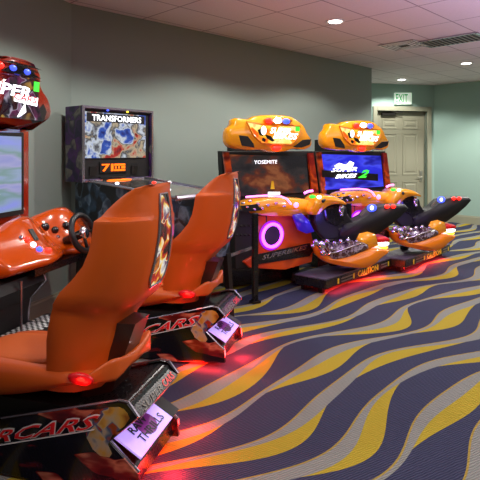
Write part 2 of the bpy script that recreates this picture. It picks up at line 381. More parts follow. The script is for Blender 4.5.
# ---------------------------------------------------------------- ceiling fittings
GR = 'recessed round downlights in the ceiling tiles'
LB = ['recessed downlight in purplish ceiling tiles, nearest and largest of those in view','recessed downlight glowing on ceiling straight above the door','recessed downlight at right edge of ceiling, past the air vents']
for i, (x, y) in enumerate(CANS):
    if i > 2: continue
    e = empty('ceiling_light', (x,y,CEIL), LB[i], 'ceiling light', GR)
    n = 24; R = lambda r,z: [Vector((x+r*math.cos(2*math.pi*k/n), y+r*math.sin(2*math.pi*k/n), z)) for k in range(n)]
    MB().loft([R(.11,CEIL-.001),R(.108,CEIL-.012),R(.085,CEIL-.012),R(.08,CEIL-.002)],cap=False).build('trim_ring','white',e,smooth=True)
    MB().loft([R(.078,CEIL-.003),R(.07,CEIL-.012)]).build('lens','e_white',e)
def ceil_pt(x,y): return at(x,y,(CEIL-EYE)*F/(HZ-y))
A45 = Vector((.7071,.7071,0)); B45 = Vector((.7071,-.7071,0)); UP = Vector((0,0,1))
c = ceil_pt(404,45); e = empty('air_diffuser', c, 'square white supply air diffuser with stepped louvres in ceiling', 'air vent')
for k, s_ in enumerate((.52,.41,.3,.19)):
    mb = MB(); hs = s_/2; z = CEIL-.013
    for sgn in (-1,1):
        mb.box(Vector((c.x,c.y,z))+A45*sgn*hs,(.028,s_+.028,.004),(A45,B45,UP)); mb.box(Vector((c.x,c.y,z))+B45*sgn*hs,(s_+.028,.028,.004),(A45,B45,UP))
    mb.build('louvre_ring','white',e)
MB().box((c.x,c.y,CEIL-.006),(.52,.52,.008),(A45,B45,UP)).build('backing','matte',e)
c = ceil_pt(452,39.5); e = empty('return_grille', c, 'rectangular grey return air grille in ceiling beside the diffuser', 'air vent')
mb = MB(); L,Wd = .46,.8
for sgn in (-1,1):
    mb.box(Vector((c.x,c.y,CEIL-.012))+A45*sgn*L/2,(.03,Wd,.02),(A45,B45,UP)); mb.box(Vector((c.x,c.y,CEIL-.012))+B45*sgn*Wd/2,(L,.03,.02),(A45,B45,UP))
mb.build('frame','silver',e)
mb = MB()
for k in range(12): mb.box(Vector((c.x,c.y,CEIL-.015))+B45*(-Wd/2+.04+k*(Wd-.08)/11),(L,.022,.01),(A45,B45,UP))
mb.build('slats','greyink',e)
MB().box((c.x,c.y,CEIL-.004),(L,Wd,.006),(A45,B45,UP)).build('backing','matte',e)

# ---------------------------------------------------------------- pinball machine
PX = Vector((.788,-.616,0)); PW = Vector((.616,.788,0))
P0 = Vector((-1.517,4.8,0))        # front left lower line of the backbox
PBX = Frame(P0, PW)                 # N = towards the player
pin = empty('pinball_machine', P0+PW*.375, 'pinball machine with tall lit backbox against grey wall, behind the orange seats', 'pinball machine')
Wb = .90; z0, z1 = 1.285, 2.03; dp = .28
side = lambda a, d0, d1, za, zb: [PBX.p(a,za,d0),PBX.p(a,za,d1),PBX.p(a,zb,d1),PBX.p(a,zb,d0)]
bb = MB(); bb.prism(side(.0,-.28,.0,z0,z1), PW*.03, 0); bb.prism(side(Wb-.03,-.28,.0,z0,z1), PW*.03, 0)
bb.prism([PBX.p(.03,z0,-.28),PBX.p(Wb-.03,z0,-.28),PBX.p(Wb-.03,z1,-.28),PBX.p(.03,z1,-.28)], PX*.03)
for z in (z0, z1-.03): bb.prism([PBX.p(.03,z,-.25),PBX.p(Wb-.03,z,-.25),PBX.p(Wb-.03,z,0),PBX.p(.03,z,0)], (0,0,.03))
box_ = bb.build('backbox','pinbox',pin,bevel=.004)
fm = MB()
for a in (.0,Wb-.022): fm.prism([PBX.p(a,z0,.001),PBX.p(a+.022,z0,.001),PBX.p(a+.022,z1,.001),PBX.p(a,z1,.001)], PX*.012)
for z in (z0,z1-.022): fm.prism([PBX.p(.022,z,.001),PBX.p(Wb-.022,z,.001),PBX.p(Wb-.022,z+.022,.001),PBX.p(.022,z+.022,.001)], PX*.012)
fm.build('frame','silver',box_)
MB().prism([PBX.p(.03,z0+.03,-.04),PBX.p(Wb-.03,z0+.03,-.04),PBX.p(Wb-.03,z1-.03,-.04),PBX.p(.03,z1-.03,-.04)], PX*.012).build('inner_panel','matte',box_)
bg = MB().prism([PBX.p(.05,z0+.235,-.025),PBX.p(Wb-.09,z0+.235,-.025),PBX.p(Wb-.09,z1-.055,-.025),PBX.p(.05,z1-.055,-.025)], PX*.012).build('backglass','pinart',box_)
MB().prism([PBX.p(.06,z1-.15,-.012),PBX.p(Wb-.11,z1-.15,-.012),PBX.p(Wb-.11,z1-.065,-.012),PBX.p(.06,z1-.065,-.012)], PX*.002).build('title_strip','black_ink',box_)
text('TRANSFORMERS','lettering','e_soft',box_,PBX.p(.12,z1-.14,-.008),PW,UP,h=.06,w=.62,bold=.01)
dm = MB().prism([PBX.p(.22,z0+.085,-.025),PBX.p(.56,z0+.085,-.025),PBX.p(.56,z0+.195,-.025),PBX.p(.22,z0+.195,-.025)], PX*.01).build('score_display','matte',box_)
text('7','digit','e_orange',box_,PBX.p(.235,z0+.10,-.012),PW,UP,h=.075,w=.10,bold=.02)
mb = MB()
for (u0,u1,q0,q1) in ((.35,.38,.065,.14),(.39,.53,.12,.14),(.39,.53,.065,.083),(.40,.42,.09,.115),(.44,.46,.09,.115),(.48,.53,.09,.115)):
    mb.prism([PBX.p(u0,z0+q0+.035,-.013),PBX.p(u1,z0+q0+.035,-.013),PBX.p(u1,z0+q1+.035,-.013),PBX.p(u0,z0+q1+.035,-.013)], PX*.002)
mb.build('dot_glow','e_orange',box_)
for u in (.10,.62): MB().prism([PBX.p(u,z0+.06,-.025),PBX.p(u+.08,z0+.06,-.025),PBX.p(u+.08,z0+.15,-.025),PBX.p(u,z0+.15,-.025)], PX*.008).build('speaker_grille','darkmetal',box_)
for u,m_ in ((.3,'e_blue'),(.55,'e_yel')): MB().ell(PBX.p(u,z1-.03,-.0),(.014,.014,.01)).build('bulb',m_,box_,smooth=True)
# body
TL = 1.2; bw0, bw1 = .07, Wb-.12
zt = lambda t: 1.29-.085*t
def bodysec(t, top=0): return [PBX.p(bw0,(.62 if t>0 else .58),t),PBX.p(bw1,(.62 if t>0 else .58),t),PBX.p(bw1,zt(t)+top,t),PBX.p(bw0,zt(t)+top,t)]
bd = MB().loft([bodysec(-.22),bodysec(0),bodysec(TL)]); bd.build('cabinet','pinside',pin,bevel=.006)
MB().prism([PBX.p(bw0+.03,zt(.0)+.003,.0),PBX.p(bw1-.03,zt(0)+.003,.0),PBX.p(bw1-.03,zt(TL-.06)+.003,TL-.06),PBX.p(bw0+.03,zt(TL-.06)+.003,TL-.06)],(0,0,.006)).build('playfield','playfield',pin)
for a in (bw0,bw1): MB().tube([PBX.p(a,zt(0)+.012,.0),PBX.p(a,zt(TL)+.012,TL)],.014).build('side_rail','silver',pin)
mb = MB(); mb.tube([PBX.p(bw0,zt(TL)+.01,TL),PBX.p(bw1,zt(TL)+.01,TL)],.025); mb.build('lockdown_bar','silver',pin)
for a in (bw0+.03,bw1-.03):
    for t,zz in ((-.16,.60),(TL-.02,.64)):
        sg = -.06 if t<0 else .06
        MB().loft([[PBX.p(a+i,0,t+sg+j) for i,j in ((-.02,-.02),(.02,-.02),(.02,.02),(-.02,.02))],[PBX.p(a+i,zz,t+j) for i,j in ((-.03,-.03),(.03,-.03),(.03,.03),(-.03,.03))]]).build('leg','darkmetal',pin)
text('TRANSFORMERS','lettering','white',pin,PBX.p(bw0-.001,.86,.28),PX,UP,h=.10,w=.90,bold=.01,depth=-.0035)
lk = MB().ell(PBX.p(.40,zt(.06)+.012,.06),(.03,.16,.012),(PX,PW,UP)); lk.build('speaker_lamp','e_orange',pin,smooth=True)
for u,m_ in ((.15,'e_soft'),(.45,'e_red'),(.58,'e_soft')): MB().ell(PBX.p(u,zt(.3)+.02,.25+u*.6),(.02,.02,.012),(PX,PW,UP)).build('playfield_lamp',m_,pin,smooth=True)
MB().tube([PBX.p(.375,1.26,-.12),PBX.p(.375,1.33,-.12)],.20,n=12).build('neck','matte',pin)

# ---------------------------------------------------------------- racing cabinets
RR = Vector((.966,-.26,0)).normalized(); WW = Vector((.26,.966,0)).normalized()
O1 = Vector((-.545,2.27,0)); DC = Vector((.345,1.39,0))
def cp(u, v, z): q = O1+RR*u+WW*v; return Vector((q.x,q.y,z))
def unpx(x, y, v):      # -> (u,z) on the plane v of the near machine
    o = O1+WW*v; q = (x-240)/F; u = (q*o.y-o.x)/(RR.x-q*RR.y); Y = o.y+u*RR.y
    return u, EYE+(HZ-y)/F*Y
def unpx2(x, y, v):     # same for the far machine
    o = O1+DC+WW*v; q = (x-240)/F; u = (q*o.y-o.x)/(RR.x-q*RR.y); Y = o.y+u*RR.y
    return u, EYE+(HZ-y)/F*Y
def lerp(tab, x):
    if x <= tab[0][0]: return tab[0][1]
    for (a,b),(c_,d) in zip(tab,tab[1:]):
        if x <= c_: return b+(d-b)*(x-a)/(c_-a)
    return tab[-1][1]
car = empty('racing_game', cp(-.6,.25,0), 'near orange racing game with moulded seat, black pedestal and glowing rear panel', 'arcade machine', 'orange sit-down racing machines')
# pedestal
sp = [unpx(0,420,0),unpx(60,411,0),unpx(118,402,0),unpx(127,404,0),unpx(138,418,0),unpx(109,442,0),unpx(138,474,0)]
sp = [(-1.0,.20)] + sp + [(.095,.045),(-.3,.012),(-1.0,.012)]
PWD = .49
def side_panel(v, th, name):
    mb = MB().prism([cp(u,v,z) for u,z in sp], WW*th); return mb.build(name, 'sideart', ped, bevel=.003)
bmid = [(-1.0,.17),(sp[1][0],sp[1][1]-.02),(sp[3][0],sp[3][1]-.012),(sp[4][0],sp[4][1]-.014),(sp[5][0]-.012,sp[5][1]-.016),(sp[6][0]-.03,sp[6][1]-.002),(sp[7][0]-.03,sp[7][1]-.008),(.06,.05),(-1.0,.05)]
ped = MB().prism([cp(u,.0249,z) for u,z in bmid], WW*(PWD-.05)).build('pedestal','black',car)
for v in (0,PWD-.025):
    pn = side_panel(v,.025,'side_panel')
    MB().tube([cp(u,v+.0125,z+.002) for u,z in sp[1:8]],.0065,n=6).build('edge_trim','silver',ped)
# artwork burst near the rear of the side panel
bu = [unpx(88,411,0),unpx(117,406,0),unpx(126,410,0),unpx(131,421,0),unpx(106,440,0),unpx(114,458,0),unpx(96,455,0),unpx(84,432,0)]
MB().prism([cp(p.x,-.0005,p.y) for p in smooth_outline([Vector((u,z,0)) for u,z in bu],1)], WW*-.001).build('burst_artwork','rainbow',ped)
u0,zz0 = unpx(-72,452.5,0); ue,ze = unpx(101,427,0); ut,zt_ = unpx(18,431,0)
tdir = cp(ue,0,ze)-cp(u0,0,zz0)
text('SUPERCARS','lettering','white',ped,cp(u0,-.004,zz0-.0045),tdir,UP,h=.069,w=tdir.length,shear=.5,bold=.035,depth=.0)
text('SUPERCARS','lettering','redink',ped,cp(u0,-.006,zz0),tdir,UP,h=.058,w=tdir.length*.995,shear=.5,bold=.012,depth=.0)
MB().prism([cp(*q) for q in ((u0+.02,-.003,zz0-.012),(ue-.03,-.003,ze-.012),(ue-.035,-.003,ze-.018),(u0+.02,-.003,zz0-.018))], WW*-.002).build('underline','white',ped)
# rear lip with its lettering, glowing panel below
ua,za = sp[4]; ub,zb = sp[5]
lip = MB().prism([cp(ua-.02,.03,za-.008),cp(ub+.004,.03,zb-.006),cp(ub-.01,.03,zb-.03),cp(ua-.03,.03,za-.03)], WW*(PWD-.06)).build('rear_lip','black',ped)
lu = (cp(ua-.02,0,za-.008)-cp(ub+.004,0,zb-.006))
text('SUPER','lettering','greyink',ped,cp(ub+.001,.07,zb-.006)+UP*.002,WW,lu,h=.036,w=.22,shear=.4)
text('CARS','lettering','redink',ped,cp(ub+.001,.31,zb-.006)+UP*.002,WW,lu,h=.04,w=.13,shear=.4,bold=.02)
uc,zc = sp[6]; ud,zd = unpx(139,466,0); gd = cp(ud,0,zd)-cp(uc,0,zc)
gp0 = cp(uc-.012,.028,zc+.0); 
gq = [gp0, gp0+WW*.36, gp0+WW*.36+gd, gp0+gd]; gn = gd.cross(WW).normalized(); gn = -gn if gn.z < 0 else gn
MB().prism([p+gn*.012 for p in gq], gn*.01).build('glow_panel','e_lav',ped)
MB().prism([p+gn*.008+(WW*.1 if i in (1,2) else Vector()) for i,p in enumerate(gq)], gn*.006).build('panel_surround','matte',ped)
ctr = (gq[0]+gq[2])/2+gn*.0225+WW*.02
gup = -gd.normalized(); dirt = (WW*.8+gup*.32).normalized(); dup_ = gn.cross(dirt).normalized()
if dup_.dot(gup) < 0: dup_ = -dup_
n = 20; MB().prism([ctr+WW*.07*math.cos(2*math.pi*k/n)+gup*.062*math.sin(2*math.pi*k/n) for k in range(n)], gn*.001).build('round_badge','purpleink',ped)
text('RAW','lettering','black_ink',ped,ctr-WW*.12+gup*.005+gn*.003,WW,gup,h=.045,w=.15,bold=.03,depth=0)
text('THRILLS','lettering','black_ink',ped,ctr-WW*.12-gup*.055+gn*.003,WW,gup,h=.045,w=.24,bold=.02,depth=0)
# underglow tubes
MB().tube([cp(-.2,.06,.03),cp(.02,.06,.03)],.012,n=8).build('underglow_tube','e_redtube',ped)
MB().tube([cp(.03,.08,.032),cp(.03,.42,.032)],.012,n=8).build('underglow_tube','e_redtube',ped)
# seat shell: cross sections in z
front = sorted([(z,u) for u,z in (unpx(x,y,0.0) for x,y in ((45,332),(49,312),(57,295),(75,277),(87,260),(91,240),(94,220),(103,208),(121,192),(142,182.5)))])
rear = sorted([(z,u) for u,z in (unpx(x,y,0.11) for x,y in ((100,368),(108,345),(113,322),(139,300),(148,268),(152,240),(152,215),(150,196),(150,184)))])
def seat_ring(z, ins=0.0, k=1.0):
    uf = lerp(front,z)+ins; ur = lerp(rear,z)-ins*.3
    hw = .25*k
    if z < .84: hw = .232
    if z < .72: uf = -.4
    ui = uf+.62*(ur-uf); um = uf+.55*(ur-uf); c0 = .25
    t = .13*min(1,k*1.1)
    pts = [(uf,-hw),(uf+.3*(ur-uf),-hw),(um+.15*(ur-um),-hw*.93),(ur-.015,-t-.02),(ur,-t),(ur,t),(ur-.015,t+.02),(um+.15*(ur-um),hw*.93),(uf+.3*(ur-uf),hw),(uf,hw),(uf+.02,hw-.05),(ui,hw*.55),(ui,-hw*.55),(uf+.02,-hw+.05)]
    return [cp(u,c0+v,z) for u,v in pts]
rings = [seat_ring(z, 0, 1.0 if z<1.262 else .80-.9*(z-1.27)) for z in (.44,.50,.6,.68,.74,.80,.835,.86,.92,.98,1.05,1.12,1.18,1.24,1.26,1.275,1.30,1.345,1.38,1.41)]
rings.append(seat_ring(1.425,.02,.55))
sh = MB().loft(rings).build('backrest','orange',car,smooth=True)
md = sh.modifiers.new('b','BEVEL'); md.width=.006; md.segments=2; md.limit_method='ANGLE'; md.angle_limit=math.radians(40)
# rear art panel with silver rim
pan = []
for x,y in ((147,196),(151,215),(152,240),(149,262),(143,286),(141.5,296)):
    u,z = unpx(x,y,.11); pan.append((lerp(rear,z),z))
lo, hi = pan[-1][1]+.02, pan[0][1]
N_ = 10; zs = [lo+(hi-lo)*i/N_ for i in range(N_+1)]
wv = lambda i: .088*(1-.5*(i/N_)**2) if i>0 else .06
L_ = [cp(lerp(rear,z)+.006,.25-wv(i),z) for i,z in enumerate(zs)]; R_ = [cp(lerp(rear,z)+.006,.25+wv(i),z) for i,z in enumerate(zs)]
mb = MB()
for i in range(N_): mb.add([L_[i],R_[i],R_[i+1],L_[i+1]],[(0,1,2,3)])
mb2 = MB(); mb2.loft([[L_[i],R_[i],R_[i]-RR*.012,L_[i]-RR*.012] for i in range(N_+1)]); mb2.build('artwork_panel','backart',sh)
MB().tube(L_+R_[::-1],.007,n=6,closed=True).build('panel_rim','silver',sh)
# lower seat body, lofted along u
bot = [unpx(0,405,0),unpx(40,400,0),unpx(70,395,0),unpx(90,384,0),unpx(103,370,0)]
bt = sorted([(u,z) for u,z in bot]); rings = []
for u in (-1.02,-.98,-.9,-.75,-.6,-.5,-.4,-.3,-.2,-.13,-.07,-.04):
    zb_ = lerp(bt,u) if u>-.66 else .33+.02*max(0,(-.66-u)/.3)
    if u < -.97: zb_ += .04
    zt2 = .545 if u<-.38 else (.55 if u<-.2 else .54)
    if u < -.97: zt2 -= .06
    if u >= -.07: zt2 = .53
    hw = .26 if u>-.9 else .24-(abs(u)-.9)*.6
    if u > -.1: hw = .2
    rings.append([cp(u,.25+v,z) for v,z in ((-hw,zb_+.06),(-hw*1.0,(zb_+zt2)/2),(-hw,zt2-.04),(-hw+.03,zt2-.005),(-hw+.07,zt2),(0,zt2-.02),(hw-.07,zt2),(hw-.03,zt2-.005),(hw,zt2-.04),(hw,(zb_+zt2)/2),(hw,zb_+.06),(hw*.75,zb_),(-hw*.75,zb_))])
sb = MB().loft(rings).build('seat_base','orange',car,smooth=True,sub=1)
# cushion
rings = []
for u,zt3,hw in ((-.99,.49,.13),(-.96,.53,.17),(-.85,.548,.20),(-.6,.553,.205),(-.45,.56,.2),(-.36,.60,.17),(-.30,.68,.12)):
    rings.append([cp(u,.25+v,z) for v,z in ((-hw,zt3-.06),(-hw,zt3-.01),(-hw*.6,zt3),(0,zt3-.008),(hw*.6,zt3),(hw,zt3-.01),(hw,zt3-.06))])
MB().loft(rings).build('seat_cushion','cushion',car,smooth=True,sub=1)
# skirt crease and tail lamp on the near lower side
u1,ql = unpx(83,378,-.0)
la = MB().ell(cp(u1+.0,-.005,ql),(.035,.02,.014),(RR,WW,UP)).build('tail_lamp','e_red',sb,smooth=True)
MB().ell(cp(u1-.01,-.004,ql-.004),(.07,.018,.03),(RR,WW,UP)).build('lamp_lens','redink',sb,smooth=True)
MB().loft([[cp(u,.25+v,z) for u,v in a] for z,a in ((.36,[(-.75,-.2),(-.2,-.2),(-.2,.2),(-.75,.2)]),(.22,[(-.75,-.2),(-.2,-.2),(-.2,.2),(-.75,.2)]))]).build('seat_mount','matte',car)
mb = MB().loft([[cp(u,.25+v,z) for u,v in a] for z,a in ((.74,[(-.16,-.10),(-.01,-.08),(-.01,.08),(-.16,.10)]),(.36,[(-.30,-.10),(-.15,-.08),(-.15,.08),(-.30,.10)]))]); mb.build('rear_strut','maroon',car)
# dashboard
def dsec(v, k=0, dx=0):
    b = k
    return [cp(u+dx,v,z) for u,z in ((-1.59,.74),(-1.59,1.0),(-1.57,1.05+b),(-1.50,1.085+b),(-1.43,1.06+b),(-1.37,.98),(-1.33,.92),(-1.27,.86),(-1.17,.82),(-1.15,.78),(-1.20,.735),(-1.40,.72))]
rings = []
for v,k,dx in ((-.72,-.05,-.12),(-.71,-.02,-.04),(-.69,-.02,0),(-.65,-.04,.0),(-.5,-.05,.02),(-.42,-.03,.03),(-.36,.0,.04),(-.25,.01,.03),(-.15,.02,0),(-.05,-.03,-.05),(.0,-.03,-.07),(.06,.0,.0),(.15,.03,.03),(.25,.035,.04),(.33,.03,.03),(.43,-.01,-.02),(.53,-.04,-.05),(.58,-.06,-.1),(.60,-.1,-.16)):
    rings.append(dsec(v,k,dx))
dash = MB().loft(rings).build('dashboard','gloss',car,smooth=True,sub=1)
from mathutils.bvhtree import BVHTree
bpy.context.view_layer.update()
_bvh = BVHTree.FromObject(dash, bpy.context.evaluated_depsgraph_get()); _b = Vector(car['_b'])
def on_dash(x, y):      # point of the dashboard seen at that place of the picture on the far machine
    h = _bvh.ray_cast(Vector((0,0,EYE))-DC-_b, Vector(((x-240)/F,1,(HZ-y)/F)).normalized())
    return (h[0]+_b, h[1]) if h[0] is not None else (None, None)
for (x,y,m_,r_) in ((27,240,'e_red',.024),(33,245,'e_soft',.024),(39,250,'e_blue',.024),(48,251,'e_red',.026)):
    p, nn = on_dash(x,y)
    if p: MB().ell(p,(r_,r_,r_)).build('button',m_,dash,smooth=True)
for (x,y,m_,r_) in ((45,227,'black',.035),(55,230,'black',.03),(66,226,'black',.035),(53,229,'chrome',.014),(58,237,'chrome',.016),(21,238,'chrome',.02),(66,227,'chrome',.014),(46,226,'chrome',.012)):  # second chrome bead is a small white highlight given a shape
    p, nn = on_dash(x,y)
    if p: MB().ell(p,(r_,r_,r_)).build('gauge' if m_=='black' else 'knob_and_glint',m_,dash,smooth=True)
p, nn = on_dash(33,235)
if p:
    t_ = WW; u_ = nn.cross(t_).normalized(); MB().box(p,(.05,.10,.02),(t_,u_,nn)).build('coin_plate','darkmetal',dash,bevel=.004)
MB().box(cp(-1.35,-.05,.73),(.4,.85,.05),(RR,WW,UP)).build('under_dash','black',car)
# steering wheel: far machine picture point turned into the machine's own frame
uw, zw = unpx2(83,233,.05)
vw = .05; tilt = math.radians(18); Nw = (RR*math.cos(tilt)+UP*math.sin(tilt)).normalized(); Uw = WW.cross(Nw)*-1; Uw = Nw.cross(WW)
cw = cp(uw,vw,zw); n = 32; Rw = .145
sw = MB().tube([cw+(WW*math.cos(2*math.pi*k/n)+Uw*math.sin(2*math.pi*k/n))*Rw for k in range(n)],.024,n=10,closed=True).build('steering_wheel','rubber',car,smooth=True)
mb = MB()
for a in (0,math.pi,-math.pi/2): d = WW*math.cos(a)+Uw*math.sin(a); mb.tube([cw,cw+d*Rw],.013,n=6)
mb.build('spoke','darkmetal',sw,smooth=True)
MB().ell(cw+Nw*.015,(.055,.055,.025),(WW,Uw,Nw)).build('hub','chrome',sw,smooth=True)
MB().tube([cw,cw-Nw*.17-UP*.02],.035).build('steering_column','black',sw,smooth=True)
# screen tower
Pf = at(20.4,170,4.0); us = (Pf-O1-DC).dot(RR); vs = (Pf-O1-DC).dot(WW); SWd = 1.05
zst = EYE+15.3*4/F; zsb = EYE-57.6*4/F
tower = MB().prism([cp(us-.16,vs+.13,.0),cp(us-.02,vs+.13,.0),cp(us-.02,vs+.13,zst+.14),cp(us-.16,vs+.13,zst+.14)], WW*-(SWd+.26))
tower = tower.build('screen_cabinet','glossred',car,bevel=.01)
MB().prism([cp(us-.019,vs+.035,zsb-.04),cp(us-.019,vs+.035,zst+.035),cp(us-.019,vs-SWd-.035,zst+.035),cp(us-.019,vs-SWd-.035,zsb-.04)], RR*.025).build('bezel','matte',tower,bevel=.004)
MB().prism([cp(us+.007,vs,zsb),cp(us+.007,vs,zst),cp(us+.007,vs-SWd,zst),cp(us+.007,vs-SWd,zsb)], RR*.003).build('screen','racescreen',tower)
# lower cabinet
lc = [(-1.57,.02),(-1.57,.705),(-1.22,.705),(-1.19,.64),(-1.32,.50),(-1.34,.40),(-1.34,.32),(-1.14,.32),(-1.07,.32),(-1.07,.02)]
vf = -.30
low = MB().prism([cp(u,vf,z) for u,z in lc], WW*-.70).build('lower_cabinet','matte',car)
MB().tube([cp(u,vf,z) for u,z in lc[2:8]],.008,n=6).build('edge_trim','silver',low)
MB().tube([cp(-1.18,vf-.28,z) for z in (.29,.70)],.008,n=6).build('edge_trim','silver',low)
MB().box(cp(-1.20,vf+.10,.16),(.26,.2,.32),(RR,WW,UP)).build('foot_well','matte',low)
ck = MB(); ckb = MB()
for i in range(8):
    for j in range(20):
        a = cp(-1.31+.024*i, vf+.14-.026*j, .323)
        (ck if (i+j)%2 else ckb).box(a,(.024,.026,.004),(RR,WW,UP))
ck.build('checkered_strip','white',low); ckb.build('checkered_strip','matte',low)
MB().box(cp(-1.0,-.25,.14),(.12,.9,.28),(RR,WW,UP)).build('floor_pan','black',car)
# marquee
MF = Frame(Pf+RR*.16-Vector((0,0,Pf.z)), WW)   # N of this frame: (A.y,-A.x) = towards RR
def mp(x,y,d=0): return MF.px(x,y,d)-DC   # near machine's own frame
cx = MF.px(2,90).z
half = [(-1,55),(9,55),(19,57.5),(30,62.5),(36,69),(39,76),(38,84),(41,92),(46,98),(50,110),(49,119),(42,124.5),(26,127),(14,129),(0,131)]
pts = [mp(x,y,.24) for x,y in half]
# mirror about the cabinet's middle
mid = cp(us,vs-SWd/2+.0,0); 
def mirror(p): k = (p-mid).dot(WW); return p-WW*2*k
out = pts+[mirror(p) for p in pts[::-1]]
# the middle spans between the two halves
mq = MB(); puff(mq, [p-RR*.24 for p in smooth_outline(out,1)], RR*.26, .05); mq = mq.build('marquee','glossred',car,smooth=True)
inner = [mp(x,y,.27) for x,y in ((-1,73),(12,74),(24,78),(33,82),(38,90),(38,98),(33,107),(26,113),(12,116),(-1,117))]
MB().prism(inner+[mirror(p) for p in inner[::-1]], RR*.006).build('marquee_artwork','marqueeart',mq)
top = [mp(x,y,.268) for x,y in ((-1,60),(12,61),(25,66),(34,73),(33,78),(22,74),(8,71),(-1,70))]
MB().prism(top+[mirror(p) for p in top[::-1]], RR*.006).build('lamp_window','black',mq)
for x,y,m_ in ((13,68,'e_blue'),(27,72,'e_blue'),(0,65,'e_red')):
    MB().ell(mp(x,y,.275),(.02,.03,.02),(RR,WW,UP)).build('beacon',m_,mq,smooth=True)
MB().prism([mp(x,y,.277) for x,y in ((34,81.5),(39,82.5),(38.5,92),(33.5,91))], RR*.004).build('green_tag','e_green',mq)
MB().prism([mp(x,y,.262) for x,y in ((29,118),(36,112),(43,104),(46,112),(43,121),(33,123))], RR*.006).build('air_intake','matte',mq)
q0,q1 = mp(-26,89,.279),mp(31,99,.279)
text('SUPER','lettering','e_soft',mq,q0,(q1-q0),UP,h=.078,w=(q1-q0).length,bold=.03,shear=.2,depth=0)
q0,q1 = mp(14,99,.281),mp(37,104,.281)
MB().prism([mp(14,93.5,.279),mp(38,98,.279),mp(37,106.5,.279),mp(14,101,.279)], RR*.001).build('text_plate','e_soft',mq)
text('CARS','lettering','redink',mq,q0,(q1-q0),UP,h=.045,w=(q1-q0).length,bold=.02,shear=.2,depth=0)
MB().prism([mp(17,117,.279),mp(25,103,.279),mp(26,112,.279),mp(19,117,.279)], RR*.001).build('white_flash','e_soft',mq)
car2 = copy_tree(car, None, DC)
car2['label'] = 'far orange racing game with tall screen, lit marquee and steering wheel, behind the first seat'
for off in (Vector(), DC):
    l = light('underglow', 'AREA', cp(-.05,-.04,.05)+off, 3.0, (1.0,.03,.02), rot=(0,0,0), shape='RECTANGLE', size=.3, size_y=.05); l.rotation_euler = (0,0,math.atan2(RR.y,RR.x))
    light('underglow', 'POINT', cp(.17,.22,.05)+off, 8, (1.0,.02,.02), shadow_soft_size=.04)
    light('underglow', 'POINT', cp(.13,.62,.07)+off, 5, (1.0,.02,.02), shadow_soft_size=.04)
    light('lamp_glow', 'POINT', cp(u1+.02,-.05,ql-.03)+off, .25, (1.0,.05,.03), shadow_soft_size=.02)

# ---------------------------------------------------------------- motorbike cabinets
th = math.radians(28); BB = Vector((math.cos(th),math.sin(th),0))
BF = Frame((.33,5.9), BB); BN = BF.N; DB = Vector((1.2,1.0,0))
bike = empty('motorbike_game', Vector((.8,5.75,0)), 'amber motorbike racing game with dark canyon scene on screen and purple ring light below', 'arcade machine', 'amber motorbike arcade machines')
X = BF.px
# tower
sc = MB().prism([X(221,151,-.05),X(313,151,-.05),X(316,222,-.05),X(224,222,-.05)], -BN*.10).build('screen_cabinet','matte',bike,bevel=.01)
MB().prism([BF.p(-.5,.03,-.08),BF.p(.5,.03,-.08),BF.p(.5,1.1,-.08),BF.p(-.5,1.1,-.08)], -BN*.26).build('lower_cabinet','black',bike)
MB().prism([X(226,152,-.03),X(309,152,-.03),X(310,199,-.0),X(228,200,-.0)], -BN*.03).build('bezel','matte',sc)
scr = MB().prism([X(229,154.5,-.01),X(306,156.5,-.01),X(309,192,.03),X(234,196.5,.03)], BN*.004).build('screen','canyon',sc)
for pq in ([(222,152),(228,152),(235,200),(229,203)],[(307,153),(312,153),(318,198),(311,199)]):
    MB().prism([X(x,y,.0) for x,y in pq], BN*.03).build('side_stripe','flame',sc)
q0,q1 = X(254,164,.03),X(277,163.5,.03)
text('YOSEMITE','lettering','e_soft',sc,q0,q1-q0,UP,h=.042,w=(q1-q0).length,bold=.0)
MB().prism([X(x,y,.03) for x,y in ((271.5,181),(273.5,181),(274.5,189),(270.5,189))], BN*.002).build('screen_rider','yelink',sc)
MB().prism([X(x,y,.034) for x,y in ((268,192),(280,192),(280,194.5),(268,194.5))], BN*.002).build('screen_caption','e_soft',sc)
MB().prism([BF.p(-.38,.9,-.18),BF.p(.38,.9,-.18),BF.p(.38,1.75,-.18),BF.p(-.38,1.75,-.18)], -BN*.14).build('monitor_back','matte',sc)
# marquee
def z5(pts, d, ox=220, oy=105, s=4.8): return [X(ox+x/s, oy+y/s, d) for x,y in pts]
mo = [(62,62),(105,66),(135,70),(165,52),(240,46),(330,50),(370,75),(402,100),(418,140),(438,165),(440,190),(430,206),(400,216),(350,208),(305,226),(240,228),(200,214),(140,218),(70,210),(38,195),(28,165),(33,115),(58,98)]
mb = MB(); puff(mb, [p-BN*.14 for p in smooth_outline(z5(mo,.26),1)], BN*.18, .06); mq = mb.build('marquee','yellow',bike,smooth=True)
MB().prism(z5([(128,80),(210,94),(385,100),(380,150),(342,190),(250,188),(200,182),(160,145)],.305), BN*.005).build('marquee_artwork','bikeart',mq)
mb = MB(); mb.tube(z5([(128,80),(210,94),(385,100),(380,150),(342,190),(250,188),(200,182),(160,145)],.31),.012,n=6,closed=True); mb.build('artwork_rim','amber2',mq)
for pl in ([(85,145),(128,150),(155,185),(160,205),(100,195)],[(345,203),(390,168),(432,164),(425,190),(385,205)]):
    MB().prism(z5(pl,.28), BN*.03).build('air_intake','matte',mq,bevel=.004)
MB().ell(z5([(272,208)],.31)[0],(.06,.02,.03),(BB,BN,UP)).build('red_emblem','e_red',mq,smooth=True)
mb = MB(); puff(mb, smooth_outline(z5([(200,66),(240,58),(330,62),(345,76),(325,92),(215,88)],.29),1), BN*.05, .1); mb.build('lamp_pod','amber2',mq,smooth=True)
